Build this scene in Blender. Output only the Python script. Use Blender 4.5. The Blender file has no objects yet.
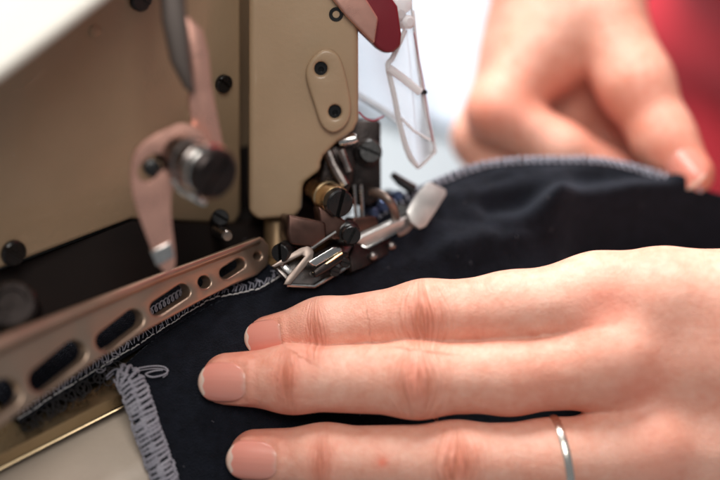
import bpy, bmesh, math, random
import numpy as np
from mathutils import Vector
random.seed(7); np.random.seed(7)
SC = 0.01                      # everything below is written in centimetres, linked in metres
scn = bpy.context.scene
COL = scn.collection

# ------------------------------------------------------------------ camera
PITCH = math.radians(50); TH = math.radians(33)
FW = np.array([0, math.cos(PITCH), -math.sin(PITCH)])
UPV = np.array([0, math.sin(PITCH), math.cos(PITCH)])
XV = np.array([1.0, 0, 0])
LENS = 78.0; FPX = 720 * LENS / 36.0
def ray(u, v): return FW + XV * ((u - 360) / FPX) + UPV * ((240 - v) / FPX)
CAM = -34.0 * ray(300, 265)    # the stitching point of the machine is the world origin
def W(u, v, d): return CAM + d * ray(u, v)
cd = bpy.data.cameras.new('camera'); cam = bpy.data.objects.new('camera', cd); COL.objects.link(cam)
cam.location = CAM * SC; cam.rotation_euler = (math.pi / 2 - PITCH, 0, 0)
cd.lens = LENS; cd.sensor_width = 36; cd.clip_start = 0.01; cd.clip_end = 50
cd.dof.use_dof = True; cd.dof.focus_distance = 32.75 * SC; cd.dof.aperture_fstop = 4.2
scn.camera = cam

# ------------------------------------------------------------------ light
wd = bpy.data.worlds.new('World'); scn.world = wd; wd.use_nodes = True
bg = wd.node_tree.nodes['Background']; bg.inputs[0].default_value = (0.93, 0.96, 1.0, 1); bg.inputs[1].default_value = 0.20
def area(name, loc, tgt, size, power, col):
    l = bpy.data.lights.new(name, 'AREA'); l.shape = 'RECTANGLE'; l.size = size[0] * SC; l.size_y = size[1] * SC
    l.energy = power; l.color = col
    o = bpy.data.objects.new(name, l); COL.objects.link(o)
    o.location = Vector(loc) * SC
    o.rotation_euler = (Vector(tgt) - Vector(loc)).to_track_quat('-Z', 'Y').to_euler()
area('window_light', (-8, 46, 46), (3, 3, 0), (46, 30), 10.8, (1.0, 0.985, 0.96))
area('added_overhead_fill', (2, -14, 52), (0, 0, 0), (26, 26), 1.6, (1.0, 0.95, 0.90))  # added fill lamp out of view, lifts top faces and softens shade
scn.view_settings.view_transform = 'Standard'; scn.view_settings.look = 'None'
scn.view_settings.exposure = 0.0; scn.view_settings.gamma = 1.0

# ------------------------------------------------------------------ materials
def mat(name, base, rough=0.5, metal=0.0, noise=None, bump=None, rvar=None, **kw):
    """noise=(scale, other colour, contrast) mottles; bump=(scale, strength); rvar=(scale, amount) varies the gloss"""
    m = bpy.data.materials.new(name); m.use_nodes = True
    nt = m.node_tree; b = nt.nodes['Principled BSDF']; N = nt.nodes.new; L = nt.links.new
    b.inputs['Base Color'].default_value = (*base, 1); b.inputs['Roughness'].default_value = rough
    b.inputs['Metallic'].default_value = metal
    for k, v in kw.items(): b.inputs[k.replace('_', ' ')].default_value = v
    tc = N('ShaderNodeTexCoord')
    def nz(s, det=4):
        n = N('ShaderNodeTexNoise'); n.inputs['Scale'].default_value = s; n.inputs['Detail'].default_value = det
        L(tc.outputs['Object'], n.inputs['Vector']); return n.outputs['Fac']
    if noise:
        r = N('ShaderNodeValToRGB'); c = noise[2]
        r.color_ramp.elements[0].position = 0.5 - c; r.color_ramp.elements[1].position = 0.5 + c
        r.color_ramp.elements[0].color = (*noise[1], 1); r.color_ramp.elements[1].color = (*base, 1)
        L(nz(noise[0], 6), r.inputs[0]); L(r.outputs[0], b.inputs['Base Color'])
    if rvar:
        mr = N('ShaderNodeMapRange'); mr.inputs[1].default_value = .3; mr.inputs[2].default_value = .7
        mr.inputs[3].default_value = max(.03, rough - rvar[1]); mr.inputs[4].default_value = min(1, rough + rvar[1])
        L(nz(rvar[0], 6), mr.inputs[0]); L(mr.outputs[0], b.inputs['Roughness'])
    if bump:
        bp = N('ShaderNodeBump'); bp.inputs['Strength'].default_value = bump[1]; bp.inputs['Distance'].default_value = 0.0005
        L(nz(bump[0], 3), bp.inputs['Height']); L(bp.outputs[0], b.inputs['Normal'])
    return m
M = {}
M['beige'] = mat('beige_paint', (.42, .297, .185), .40, noise=(45, (.36, .25, .152), .22), bump=(900, .12), rvar=(120, .10), Coat_Weight=.2)
M['cream'] = mat('cream_paint', (.84, .81, .72), .4, bump=(700, .1))
M['bed'] = mat('bed_paint', (.56, .465, .375), .5, noise=(90, (.48, .395, .315), .3), bump=(900, .15))
M['copper'] = mat('brown_steel', (.50, .37, .28), .36, .85, noise=(60, (.44, .315, .235), .3), bump=(1500, .05), rvar=(300, .06))
M['pinksteel'] = mat('pink_steel', (.72, .40, .315), .32, .65, noise=(90, (.64, .345, .27), .3), bump=(1200, .05), rvar=(200, .1))
M['darkcopper'] = mat('dark_brown_steel', (.13, .07, .055), .38, .85, noise=(200, (.08, .045, .036), .3), rvar=(250, .1))
M['blue_steel'] = mat('blued_steel', (.10, .13, .24), .3, .8)
M['bronze'] = mat('dull_bronze', (.20, .135, .075), .45, .7, rvar=(250, .1))
M['armgrey'] = mat('grey_enamel', (.115, .092, .08), .4, .3, noise=(80, (.09, .07, .06), .3))
M['hook'] = mat('brown_grey_steel', (.27, .215, .185), .42, .9, rvar=(250, .1))
M['chrome'] = mat('bright_steel', (.72, .71, .69), .2, 1.0, noise=(250, (.55, .53, .5), .3), rvar=(300, .12), bump=(1800, .05))
M['toe'] = mat('worn_steel', (.70, .69, .67), .40, .6, noise=(260, (.5, .49, .47), .3), rvar=(260, .12))
M['steel'] = mat('grey_steel', (.33, .30, .28), .3, 1.0, noise=(220, (.22, .19, .18), .3), rvar=(250, .12))
M['dark'] = mat('dark_steel', (.055, .043, .040), .33, .8, noise=(220, (.03, .025, .024), .3), rvar=(250, .14), bump=(1400, .08))
M['black'] = mat('black_oxide', (.008, .0075, .0075), .30, .0, rvar=(250, .12), bump=(1300, .08))
M['void'] = mat('recess_shade_black', (.006, .0045, .004), .7, noise=(60, (.014, .007, .005), .3), Specular_IOR_Level=.2)  # near-black, shade of the recesses put into the colour
M['brass'] = mat('plate_steel', (.50, .39, .24), .3, 1.0, noise=(60, (.30, .22, .13), .3), rvar=(70, .14), bump=(1100, .06))
M['brassband'] = mat('brass', (.70, .52, .30), .28, 1.0, rvar=(250, .1))
M['red'] = mat('red_paint', (.17, .012, .02), .3, bump=(500, .05))
M['clear'] = mat('clear_acrylic', (.93, .94, .95), .06, Transmission_Weight=.72, IOR=1.25)
def glint_white():
    m = bpy.data.materials.new('glint_white_acrylic'); m.use_nodes = True; nt = m.node_tree; N = nt.nodes.new; L = nt.links.new
    b = nt.nodes['Principled BSDF']; b.inputs['Base Color'].default_value = (.93, .94, .95, 1); b.inputs['Roughness'].default_value = .25
    t = N('ShaderNodeBsdfTranslucent'); t.inputs[0].default_value = (.97, .98, .99, 1); x = N('ShaderNodeMixShader'); x.inputs[0].default_value = .5
    L(b.outputs[0], x.inputs[1]); L(t.outputs[0], x.inputs[2]); L(x.outputs[0], nt.nodes['Material Output'].inputs['Surface']); return m
M['glint_white'] = glint_white()  # white colour painting in the bright glints on clear acrylic edges
M['thread'] = mat('pale_thread', (.43, .415, .455), .8, noise=(300, (.28, .27, .32), .3), bump=(4000, .4))
M['white_thread'] = mat('white_thread', (.66, .65, .64), .8, bump=(4000, .4))
M['blue_thread'] = mat('blue_grey_thread', (.38, .38, .45), .8)
M['dark_thread'] = mat('dark_thread', (.03, .028, .03), .8)
M['lint'] = mat('lint', (.16, .15, .17), .9)
M['red_thread'] = mat('red_thread', (.32, .04, .07), .7)
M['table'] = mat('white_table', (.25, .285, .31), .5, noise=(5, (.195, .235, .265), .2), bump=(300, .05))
M['silver'] = mat('silver', (.93, .87, .78), .24, 1.0, rvar=(400, .06))
M['pale_cloth'] = mat('pale_cloth', (.50, .58, .66), .8, noise=(30, (.42, .5, .6), .3))

def fabric_mat(name, base, other, weave, sheen):
    m = bpy.data.materials.new(name); m.use_nodes = True; nt = m.node_tree; N = nt.nodes.new; L = nt.links.new
    b = nt.nodes['Principled BSDF']; b.inputs['Roughness'].default_value = .85
    b.inputs['Sheen Weight'].default_value = sheen; b.inputs['Sheen Roughness'].default_value = .45
    b.inputs['Specular IOR Level'].default_value = .15
    b.inputs['Sheen Tint'].default_value = (.72, .8, 1, 1) if base[2] > base[0] else (1, .6, .6, 1)
    tc = N('ShaderNodeTexCoord')
    n = N('ShaderNodeTexNoise'); n.inputs['Scale'].default_value = 380; n.inputs['Detail'].default_value = 9; n.inputs['Roughness'].default_value = .7
    L(tc.outputs['Object'], n.inputs['Vector'])
    r = N('ShaderNodeValToRGB'); r.color_ramp.elements[0].color = (*other, 1); r.color_ramp.elements[1].color = (*base, 1)
    r.color_ramp.elements[0].position = .3; r.color_ramp.elements[1].position = .7
    L(n.outputs['Fac'], r.inputs[0]); L(r.outputs[0], b.inputs['Base Color'])
    v = N('ShaderNodeTexVoronoi'); v.inputs['Scale'].default_value = weave; L(tc.outputs['Object'], v.inputs['Vector'])
    n2 = N('ShaderNodeTexNoise'); n2.inputs['Scale'].default_value = weave * .35; n2.inputs['Detail'].default_value = 5
    L(tc.outputs['Object'], n2.inputs['Vector'])
    ad = N('ShaderNodeMath'); ad.operation = 'ADD'; L(v.outputs['Distance'], ad.inputs[0]); L(n2.outputs['Fac'], ad.inputs[1])
    bp = N('ShaderNodeBump'); bp.inputs['Strength'].default_value = .6; bp.inputs['Distance'].default_value = .0004
    L(ad.outputs[0], bp.inputs['Height']); L(bp.outputs[0], b.inputs['Normal'])
    return m
M['navy'] = fabric_mat('navy_jersey', (.0080, .0098, .0165), (.0026, .0032, .0056), 3000, .12)
M['shirt'] = fabric_mat('red_jersey', (.62, .045, .065), (.50, .03, .045), 900, .3)

def skin_mat():
    m = bpy.data.materials.new('skin'); m.use_nodes = True; nt = m.node_tree; N = nt.nodes.new; L = nt.links.new
    b = nt.nodes['Principled BSDF']
    b.inputs['Subsurface Weight'].default_value = .35; b.inputs['Subsurface Radius'].default_value = (1, .38, .2)
    b.inputs['Subsurface Scale'].default_value = .0018
    b.inputs['Specular IOR Level'].default_value = .45
    tc = N('ShaderNodeTexCoord')
    def noise(s, det=5, rough=.5):
        n = N('ShaderNodeTexNoise'); n.inputs['Scale'].default_value = s; n.inputs['Detail'].default_value = det
        n.inputs['Roughness'].default_value = rough; L(tc.outputs['Object'], n.inputs['Vector']); return n.outputs['Fac']
    def mt(op, a, b_=None, c=None):
        n = N('ShaderNodeMath'); n.operation = op
        for i, q in enumerate((a, b_, c)):
            if q is None: continue
            if isinstance(q, (int, float)): n.inputs[i].default_value = q
            else: L(q, n.inputs[i])
        return n.outputs[0]
    def attr(nm): a = N('ShaderNodeAttribute'); a.attribute_name = nm; return a
    red = attr('red').outputs['Fac']
    kn = N('ShaderNodeSeparateXYZ'); L(attr('kn').outputs['Vector'], kn.inputs[0])
    al, ac, ty = kn.outputs[0], kn.outputs[1], kn.outputs[2]
    fid = attr('fid').outputs['Fac']
    def comb(x, y, z):
        c = N('ShaderNodeCombineXYZ')
        for i, q in enumerate((x, y, z)):
            if isinstance(q, (int, float)): c.inputs[i].default_value = q
            else: L(q, c.inputs[i])
        return c.outputs[0]
    def vn(vec, det=2):
        n = N('ShaderNodeTexNoise'); n.inputs['Scale'].default_value = 1.0; n.inputs['Detail'].default_value = det; L(vec, n.inputs['Vector']); return n.outputs['Fac']
    isp = mt('GREATER_THAN', ty, .75); isd = mt('MULTIPLY', mt('GREATER_THAN', ty, .25), mt('SUBTRACT', 1.0, isp))
    sgn = mt('DIVIDE', al, mt('SQRT', mt('ADD', mt('MULTIPLY', al, al), .03)))
    bow = mt('ADD', al, mt('MULTIPLY', sgn, mt('MULTIPLY', mt('MULTIPLY', ac, ac), .55)))
    def lines(sx, sy, off, w):
        n = vn(comb(mt('MULTIPLY', bow, sx), mt('MULTIPLY', ac, sy), mt('ADD', mt('MULTIPLY', fid, 7.3), off)))
        d = mt('DIVIDE', mt('ABSOLUTE', mt('SUBTRACT', n, .5)), w)
        return mt('MAXIMUM', mt('SUBTRACT', 1.0, d), 0.0)
    g1 = mt('MULTIPLY', mt('EXPONENT', mt('MULTIPLY', mt('MULTIPLY', al, al), -1 / .44 ** 2)),
            mt('EXPONENT', mt('MULTIPLY', mt('MULTIPLY', ac, ac), -1 / .58 ** 2)))
    g2 = mt('MULTIPLY', mt('EXPONENT', mt('MULTIPLY', mt('MULTIPLY', al, al), -1 / .20 ** 2)),
            mt('EXPONENT', mt('MULTIPLY', mt('MULTIPLY', ac, ac), -1 / .55 ** 2)))
    lp = mt('MAXIMUM', lines(5.2, .55, 0.0, .10), mt('MULTIPLY', lines(9.0, 1.2, 3.1, .09), .35))
    ld = mt('MAXIMUM', lines(8.5, .6, 1.7, .09), mt('MULTIPLY', lines(15.0, 2.4, 5.2, .09), .5))
    wr = mt('ADD', mt('MULTIPLY', mt('MULTIPLY', lp, g1), isp), mt('MULTIPLY', mt('MULTIPLY', mt('MULTIPLY', ld, g2), isd), .8))
    # colour: mottled pale pink, redder where the attribute says and deeper in creases
    r = N('ShaderNodeValToRGB'); r.color_ramp.elements[0].color = (.75, .335, .235, 1); r.color_ramp.elements[1].color = (.84, .475, .36, 1)
    r.color_ramp.elements[0].position = .40; r.color_ramp.elements[1].position = .60
    L(mt('ADD', mt('MULTIPLY', noise(55, 5, .6), .6), mt('MULTIPLY', noise(420, 4, .6), .4)), r.inputs[0])
    mx = N('ShaderNodeMix'); mx.data_type = 'RGBA'; mx.inputs[7].default_value = (.80, .205, .125, 1)
    L(mt('MINIMUM', mt('ADD', red, 0.0), 1.0), mx.inputs[0]); L(r.outputs[0], mx.inputs[6])
    mx2 = N('ShaderNodeMix'); mx2.data_type = 'RGBA'; mx2.inputs[7].default_value = (.56, .185, .105, 1)
    L(mt('MULTIPLY', wr, .85), mx2.inputs[0]); L(mx.outputs[2], mx2.inputs[6]); L(mx2.outputs[2], b.inputs['Base Color'])
    rr = mt('ADD', .36, mt('MULTIPLY', noise(500, 3), .22)); L(rr, b.inputs['Roughness'])
    v = N('ShaderNodeTexVoronoi'); v.inputs['Scale'].default_value = 1700; v.feature = 'DISTANCE_TO_EDGE'
    L(tc.outputs['Object'], v.inputs['Vector'])
    h = mt('ADD', mt('MULTIPLY', mt('MINIMUM', v.outputs['Distance'], .25), .45), mt('MULTIPLY', noise(1100, 5), .28))
    h = mt('ADD', h, mt('MULTIPLY', noise(120, 3), .9))
    h = mt('SUBTRACT', h, mt('MULTIPLY', wr, 1.9))
    bp = N('ShaderNodeBump'); bp.inputs['Strength'].default_value = .5; bp.inputs['Distance'].default_value = .0008
    L(h, bp.inputs['Height']); L(bp.outputs[0], b.inputs['Normal'])
    return m
M['skin'] = skin_mat()
def nail_mat():
    m = bpy.data.materials.new('fingernail'); m.use_nodes = True; nt = m.node_tree; N = nt.nodes.new; L = nt.links.new
    b = nt.nodes['Principled BSDF']; b.inputs['Roughness'].default_value = .2; b.inputs['Coat Weight'].default_value = .4; b.inputs['Coat Roughness'].default_value = .12
    b.inputs['Subsurface Weight'].default_value = .2; b.inputs['Subsurface Radius'].default_value = (1, .4, .25); b.inputs['Subsurface Scale'].default_value = .0015
    a = N('ShaderNodeAttribute'); a.attribute_name = 'nl'
    r = N('ShaderNodeValToRGB'); e = r.color_ramp.elements
    e[0].position = .0; e[0].color = (.79, .47, .38, 1); e[1].position = .9; e[1].color = (.80, .62, .52, 1)
    for p, c in ((.14, (.82, .33, .255)), (.88, (.80, .295, .225)), (.945, (.82, .52, .41))):
        q = e.new(p); q.color = (*c, 1)
    L(a.outputs['Fac'], r.inputs[0]); L(r.outputs[0], b.inputs['Base Color'])
    a2 = N('ShaderNodeAttribute'); a2.attribute_name = 'nt'; tc = N('ShaderNodeTexCoord')
    n1 = N('ShaderNodeTexNoise'); n1.noise_dimensions = '1D'; n1.inputs['Scale'].default_value = 9; L(a2.outputs['Fac'], n1.inputs['W'])
    n2 = N('ShaderNodeTexNoise'); n2.inputs['Scale'].default_value = 500; L(tc.outputs['Object'], n2.inputs['Vector'])
    ad = N('ShaderNodeMath'); ad.operation = 'ADD'; L(n1.outputs['Fac'], ad.inputs[0]); L(n2.outputs['Fac'], ad.inputs[1])
    bp = N('ShaderNodeBump'); bp.inputs['Strength'].default_value = .12; bp.inputs['Distance'].default_value = .0003; L(ad.outputs[0], bp.inputs['Height']); L(bp.outputs[0], b.inputs['Normal'])
    return m
M['nail'] = nail_mat()

# ------------------------------------------------------------------ object helpers
def tag(o, label, cat, group=None, kind=None):
    if label: o['label'] = label
    if cat: o['category'] = cat
    if group: o['group'] = group
    if kind: o['kind'] = kind
    return o
ORIG = {}
def thing(name, base, label, cat):
    o = bpy.data.objects.new(name, None); COL.objects.link(o); o.empty_display_size = .02
    o.location = Vector(base) * SC; ORIG[o] = np.array(base, float); return tag(o, label, cat)
class MB:
    """collects shapes (world centimetres) into ONE mesh"""
    def __init__(s): s.v = []; s.f = []
    def add(s, verts, faces):
        o = len(s.v); s.v += [tuple(map(float, p)) for p in verts]; s.f += [tuple(i + o for i in f) for f in faces]; return s
    def bm(s, bm):
        bm.verts.index_update(); return s.add([v.co[:] for v in bm.verts], [[v.index for v in f.verts] for f in bm.faces])
    def build(s, name, m, parent=None, smooth=35, label=None):
        V = np.array(s.v); c = (V.min(0) + V.max(0)) / 2
        me = bpy.data.meshes.new(name); me.from_pydata([tuple(p) for p in (V - c) * SC], [], s.f); me.update()
        bm = bmesh.new(); bm.from_mesh(me); bmesh.ops.recalc_face_normals(bm, faces=bm.faces); bm.to_mesh(me); bm.free()
        me.materials.append(m)
        me.polygons.foreach_set('use_smooth', [True] * len(me.polygons))
        if smooth: me.set_sharp_from_angle(angle=math.radians(smooth))
        o = bpy.data.objects.new(name, me); COL.objects.link(o)
        pb = ORIG[parent] if parent else np.zeros(3)
        if parent: o.parent = parent
        o.location = Vector(c - pb) * SC; ORIG[o] = c
        if label: o['label'] = label
        return o
def nrm(v): v = np.array(v, float); return v / np.linalg.norm(v)
def catmull(pts, n=6, closed=False):
    P = [np.array(p, float) for p in pts]; out = []; m = len(P)
    for i in range(m if closed else m - 1):
        g = (lambda k: P[k % m]) if closed else (lambda k: P[min(max(k, 0), m - 1)])
        a, b, c, d = g(i - 1), g(i), g(i + 1), g(i + 2)
        for j in range(n):
            t = j / n
            out.append(.5 * ((2 * b) + (-a + c) * t + (2 * a - 5 * b + 4 * c - d) * t * t + (-a + 3 * b - 3 * c + d) * t ** 3))
    if not closed: out.append(P[-1])
    return out
def tube(mb, pts, r, seg=8, flat=1.0, upv=None):
    P = [np.array(p, float) for p in pts]; n = len(P)
    R = r if hasattr(r, '__len__') else [r] * n
    T = [nrm(P[min(i + 1, n - 1)] - P[max(i - 1, 0)]) for i in range(n)]
    u = np.array(upv if upv is not None else (0, 0, 1.0), float)
    if abs(np.dot(u, T[0])) > .95: u = np.array([1.0, 0, 0])
    vs = []; fs = []
    for i in range(n):
        u = nrm(u - T[i] * np.dot(u, T[i])); w = np.cross(T[i], u)
        for k in range(seg):
            a = 2 * math.pi * k / seg; vs.append(P[i] + R[i] * (math.cos(a) * w + flat * math.sin(a) * u))
    for i in range(n - 1):
        for k in range(seg):
            fs.append((i * seg + k, i * seg + (k + 1) % seg, (i + 1) * seg + (k + 1) % seg, (i + 1) * seg + k))
    fs.append(tuple(range(seg))[::-1]); fs.append(tuple(range((n - 1) * seg, n * seg)))
    return mb.add(vs, fs)
def twist(mb, pts, r, pitch, seg=5, flip=1):
    P = [np.array(p, float) for p in pts]; L_ = 0; A = []; B = []; u = np.array([.3, .2, 1.0])
    for i, p in enumerate(P):
        if i: L_ += np.linalg.norm(p - P[i - 1])
        t = nrm(P[min(i + 1, len(P) - 1)] - P[max(i - 1, 0)]); u = nrm(u - t * np.dot(u, t)); w = np.cross(t, u); q = flip * 2 * math.pi * L_ / pitch
        o = (math.cos(q) * u + math.sin(q) * w) * r * .85; A.append(p + o); B.append(p - o)
    tube(mb, A, r, seg); tube(mb, B, r, seg); return mb
def basis(ax):
    ax = nrm(ax); u = np.array([0, 0, 1.0]); 
    if abs(ax[2]) > .95: u = np.array([1.0, 0, 0])
    u = nrm(u - ax * np.dot(u, ax)); return ax, u, np.cross(ax, u)
def lathe(mb, o, ax, prof, seg=36):
    ax, u, w = basis(ax); vs = []; fs = []; n = len(prof)
    for t, r in prof:
        for k in range(seg):
            a = 2 * math.pi * k / seg; vs.append(o + ax * t + r * (math.cos(a) * u + math.sin(a) * w))
    for i in range(n - 1):
        for k in range(seg): fs.append((i * seg + k, i * seg + (k + 1) % seg, (i + 1) * seg + (k + 1) % seg, (i + 1) * seg + k))
    fs.append(tuple(range(seg))[::-1]); fs.append(tuple(range((n - 1) * seg, n * seg)))
    return mb.add(vs, fs)
def screw(mb, o, ax, r, h, ang=0.6, slot=.16, depth=.4, stem=.3):
    """cheese-head screw: a rim below and two D halves above, leaving a real slot"""
    ax, u, w = basis(ax); dep = h * depth; c = .12 * r
    lathe(mb, o, ax, [(-stem, r * .6), (0, r * .6), (0, r), (h - dep, r), (h - dep, r * .2)])
    e1 = math.cos(ang) * u + math.sin(ang) * w; e2 = -math.sin(ang) * u + math.cos(ang) * w
    for sgn in (1, -1):
        a0 = math.asin(slot); a = np.linspace(a0, math.pi - a0, 18)
        ring = lambda rr, z: [o + ax * z + (rr * math.cos(q)) * e1 + sgn * max(rr * math.sin(q), slot * r) * e2 for q in a]
        v = ring(r, h - dep - .001) + ring(r, h - c) + ring(r - c, h); n = len(a); f = []
        for k in range(2):
            for i in range(n): f.append((k * n + i, k * n + (i + 1) % n, (k + 1) * n + (i + 1) % n, (k + 1) * n + i))
        f.append(tuple(range(2 * n, 3 * n))); mb.add(v, f)
    return mb
class Plane:
    """a plane through three (u, v, distance) points"""
    def __init__(s, a, b, c):
        A, B, C_ = W(*a), W(*b), W(*c); s.o = A; s.n = nrm(np.cross(B - A, C_ - A))
        if np.dot(s.n, FW) > 0: s.n = -s.n
    def at(s, u, v, off=0):
        r = ray(u, v); t = np.dot(s.o + s.n * off - CAM, s.n) / np.dot(r, s.n); return CAM + t * r
def facing(u, v, d, slope_x=0.0, slope_y=0.0):
    """plane at (u,v,d); distance grows by slope_x per 100 px right and slope_y per 100 px down"""
    return Plane((u, v, d), (u + 100, v, d + slope_x), (u, v + 100, d + slope_y))
def plate(mb, pl, outer, th, bevel=.03, holes=(), seg=2, off=0, dirv=None):
    bm = bmesh.new(); ed = []
    for lp in [outer] + list(holes):
        vs = [bm.verts.new(pl.at(p[0], p[1], off)) for p in lp]
        ed += [bm.edges.new((vs[i], vs[(i + 1) % len(vs)])) for i in range(len(vs))]
    bmesh.ops.triangle_fill(bm, edges=ed, use_beauty=True, use_dissolve=False, normal=Vector(pl.n))
    bmesh.ops.dissolve_limit(bm, angle_limit=.001, verts=bm.verts, edges=[e for e in bm.edges if len(e.link_faces) == 2]) if not holes else None
    r = bmesh.ops.extrude_face_region(bm, geom=bm.faces[:])
    nv = [g for g in r['geom'] if isinstance(g, bmesh.types.BMVert)]
    d = Vector((-pl.n if dirv is None else np.array(dirv)) * th)
    bmesh.ops.translate(bm, vec=d, verts=nv)
    bmesh.ops.recalc_face_normals(bm, faces=bm.faces)
    if bevel:
        es = [e for e in bm.edges if len(e.link_faces) == 2 and e.calc_face_angle(0) > .6]
        bmesh.ops.bevel(bm, geom=es, offset=bevel, segments=seg, profile=.5, affect='EDGES', clamp_overlap=True)
    mb.bm(bm); bm.free(); return mb
def circ(u, v, r, n=20, ry=None): return [(u + r * math.cos(2 * math.pi * k / n), v + (ry or r) * math.sin(2 * math.pi * k / n)) for k in range(n)]
def slot_(a, b, r, n=8):
    a = np.array(a, float); b = np.array(b, float); t = math.atan2(*(b - a)[::-1])
    return [tuple(b + r * np.array([math.cos(t - math.pi / 2 + math.pi * k / n), math.sin(t - math.pi / 2 + math.pi * k / n)])) for k in range(n + 1)] + \
           [tuple(a + r * np.array([math.cos(t + math.pi / 2 + math.pi * k / n), math.sin(t + math.pi / 2 + math.pi * k / n)])) for k in range(n + 1)]
FX = np.array([math.cos(TH), math.sin(TH), 0]); NX = np.array([math.sin(TH), -math.cos(TH), 0]); ZX = np.array([0, 0, 1.0])
def Q(a, n, z): return FX * a + NX * n + ZX * z
def obox(mb, c, ex, ey, ez, sx, sy, sz, bevel=.03, seg=2):
    bm = bmesh.new(); bmesh.ops.create_cube(bm, size=1)
    ex, ey, ez = map(np.array, (ex, ey, ez))
    for v in bm.verts: v.co = Vector(np.array(c) + ex * v.co.x * sx + ey * v.co.y * sy + ez * v.co.z * sz)
    if bevel: bmesh.ops.bevel(bm, geom=bm.edges[:], offset=bevel, segments=seg, profile=.5, affect='EDGES')
    mb.bm(bm); bm.free(); return mb

# ------------------------------------------------------------------ table
ZT = -9.0
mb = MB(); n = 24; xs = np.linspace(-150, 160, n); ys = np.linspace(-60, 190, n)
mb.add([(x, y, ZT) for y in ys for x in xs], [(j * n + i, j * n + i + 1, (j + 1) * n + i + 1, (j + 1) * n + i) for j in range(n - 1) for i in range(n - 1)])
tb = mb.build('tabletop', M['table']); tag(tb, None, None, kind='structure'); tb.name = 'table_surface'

mb = MB(); vs = []; n = 26
for j in range(n):
    for i in range(n):
        a_, b_ = i / (n - 1) - .5, j / (n - 1) - .5; w0 = W(432, -22, 52.0)
        x, y = a_ * 4.5 + b_ * 3.0, b_ * 11 - a_ * 1.5
        vs.append((w0[0] + x, w0[1] + y, ZT + .25 + .35 * math.cos(a_ * 7 + b_ * 2) ** 2 * (1 - (2 * a_) ** 4) + .12 * math.sin(b_ * 13)))
mb.add(vs, [(j * n + i, j * n + i + 1, (j + 1) * n + i + 1, (j + 1) * n + i) for j in range(n - 1) for i in range(n - 1)])
pc = mb.build('folded_cloth', M['pale_cloth'], smooth=0); md = pc.modifiers.new('thick', 'SOLIDIFY'); md.thickness = .2 * SC
tag(pc, 'pale grey-blue cloth lying on the white table behind the clear eye guard', 'cloth')

# ------------------------------------------------------------------ cloth height field
def soft(x, w): return w * np.log1p(np.exp(np.clip(x / w, -40, 40)))
FOLDS = []
def H(x, y):
    a = x * FX[0] + y * FX[1]; n_ = x * NX[0] + y * NX[1]
    z = .10 - math.tan(math.radians(35)) * soft(n_ - .9, .35)
    for (p, q, w, A) in FOLDS:
        d = q - p; t = np.clip(((x - p[0]) * d[0] + (y - p[1]) * d[1]) / (d @ d), 0, 1)
        dd = (x - p[0] - t * d[0]) ** 2 + (y - p[1] - t * d[1]) ** 2
        z = z + A * np.exp(-dd / w ** 2)
    return z
def G(u, v, off=0.0):
    """the point of the cloth (plus off in height) seen at pixel (u, v)"""
    r = ray(u, v); t0, t1 = 22.0, 60.0; lo = t0
    ts = np.linspace(t0, t1, 400); P_ = CAM + ts[:, None] * r
    bel = np.nonzero(P_[:, 2] < H(P_[:, 0], P_[:, 1]) + off)[0]; k_ = bel[0] if len(bel) else 399
    hi = ts[k_]; lo = ts[max(k_ - 1, 0)]
    for _ in range(14):
        m_ = .5 * (lo + hi); p = CAM + m_ * r
        if p[2] < H(p[0], p[1]) + off: hi = m_
        else: lo = m_
    return CAM + hi * r
def fold(uv0, uv1, w, A): FOLDS.append((G(*uv0)[:2], G(*uv1)[:2], w, A))
_f = [((455, 250), (560, 214), .38, .26), ((560, 214), (780, 190), .50, .75), ((585, 246), (760, 228), .55, -.9), ((455, 200), (560, 184), .30, .16),
      ((490, 208), (660, 182), .28, -.18), ((400, 235), (470, 218), .22, .09), ((420, 262), (520, 240), .2, .08), ((500, 176), (600, 172), .2, .10), ((430, 215), (500, 232), .18, -.07)]
_r = np.random.RandomState(11)
for _ in range(26):
    u_0, v_0 = _r.uniform(430, 690), _r.uniform(172, 262); l_, a_ = _r.uniform(18, 60), _r.normal(-.35, .45)
    _f.append(((u_0, v_0), (u_0 + l_ * math.cos(a_), v_0 + l_ * math.sin(a_) * .6), _r.uniform(.07, .16), _r.choice([-1, 1]) * _r.uniform(.015, .05)))
for u_0, v_0, a_ in ((225, 355, .5), (235, 345, -.2), (215, 415, 2.6), (190, 380, .2), (250, 425, 1.0), (330, 285, -.4), (380, 275, -.5)):
    _f.append(((u_0, v_0), (u_0 + 30 * math.cos(a_), v_0 + 25 * math.sin(a_)), .10, .035))
_g = [(G(*a)[:2], G(*b)[:2], w, A) for a, b, w, A in _f]; FOLDS += _g

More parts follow.
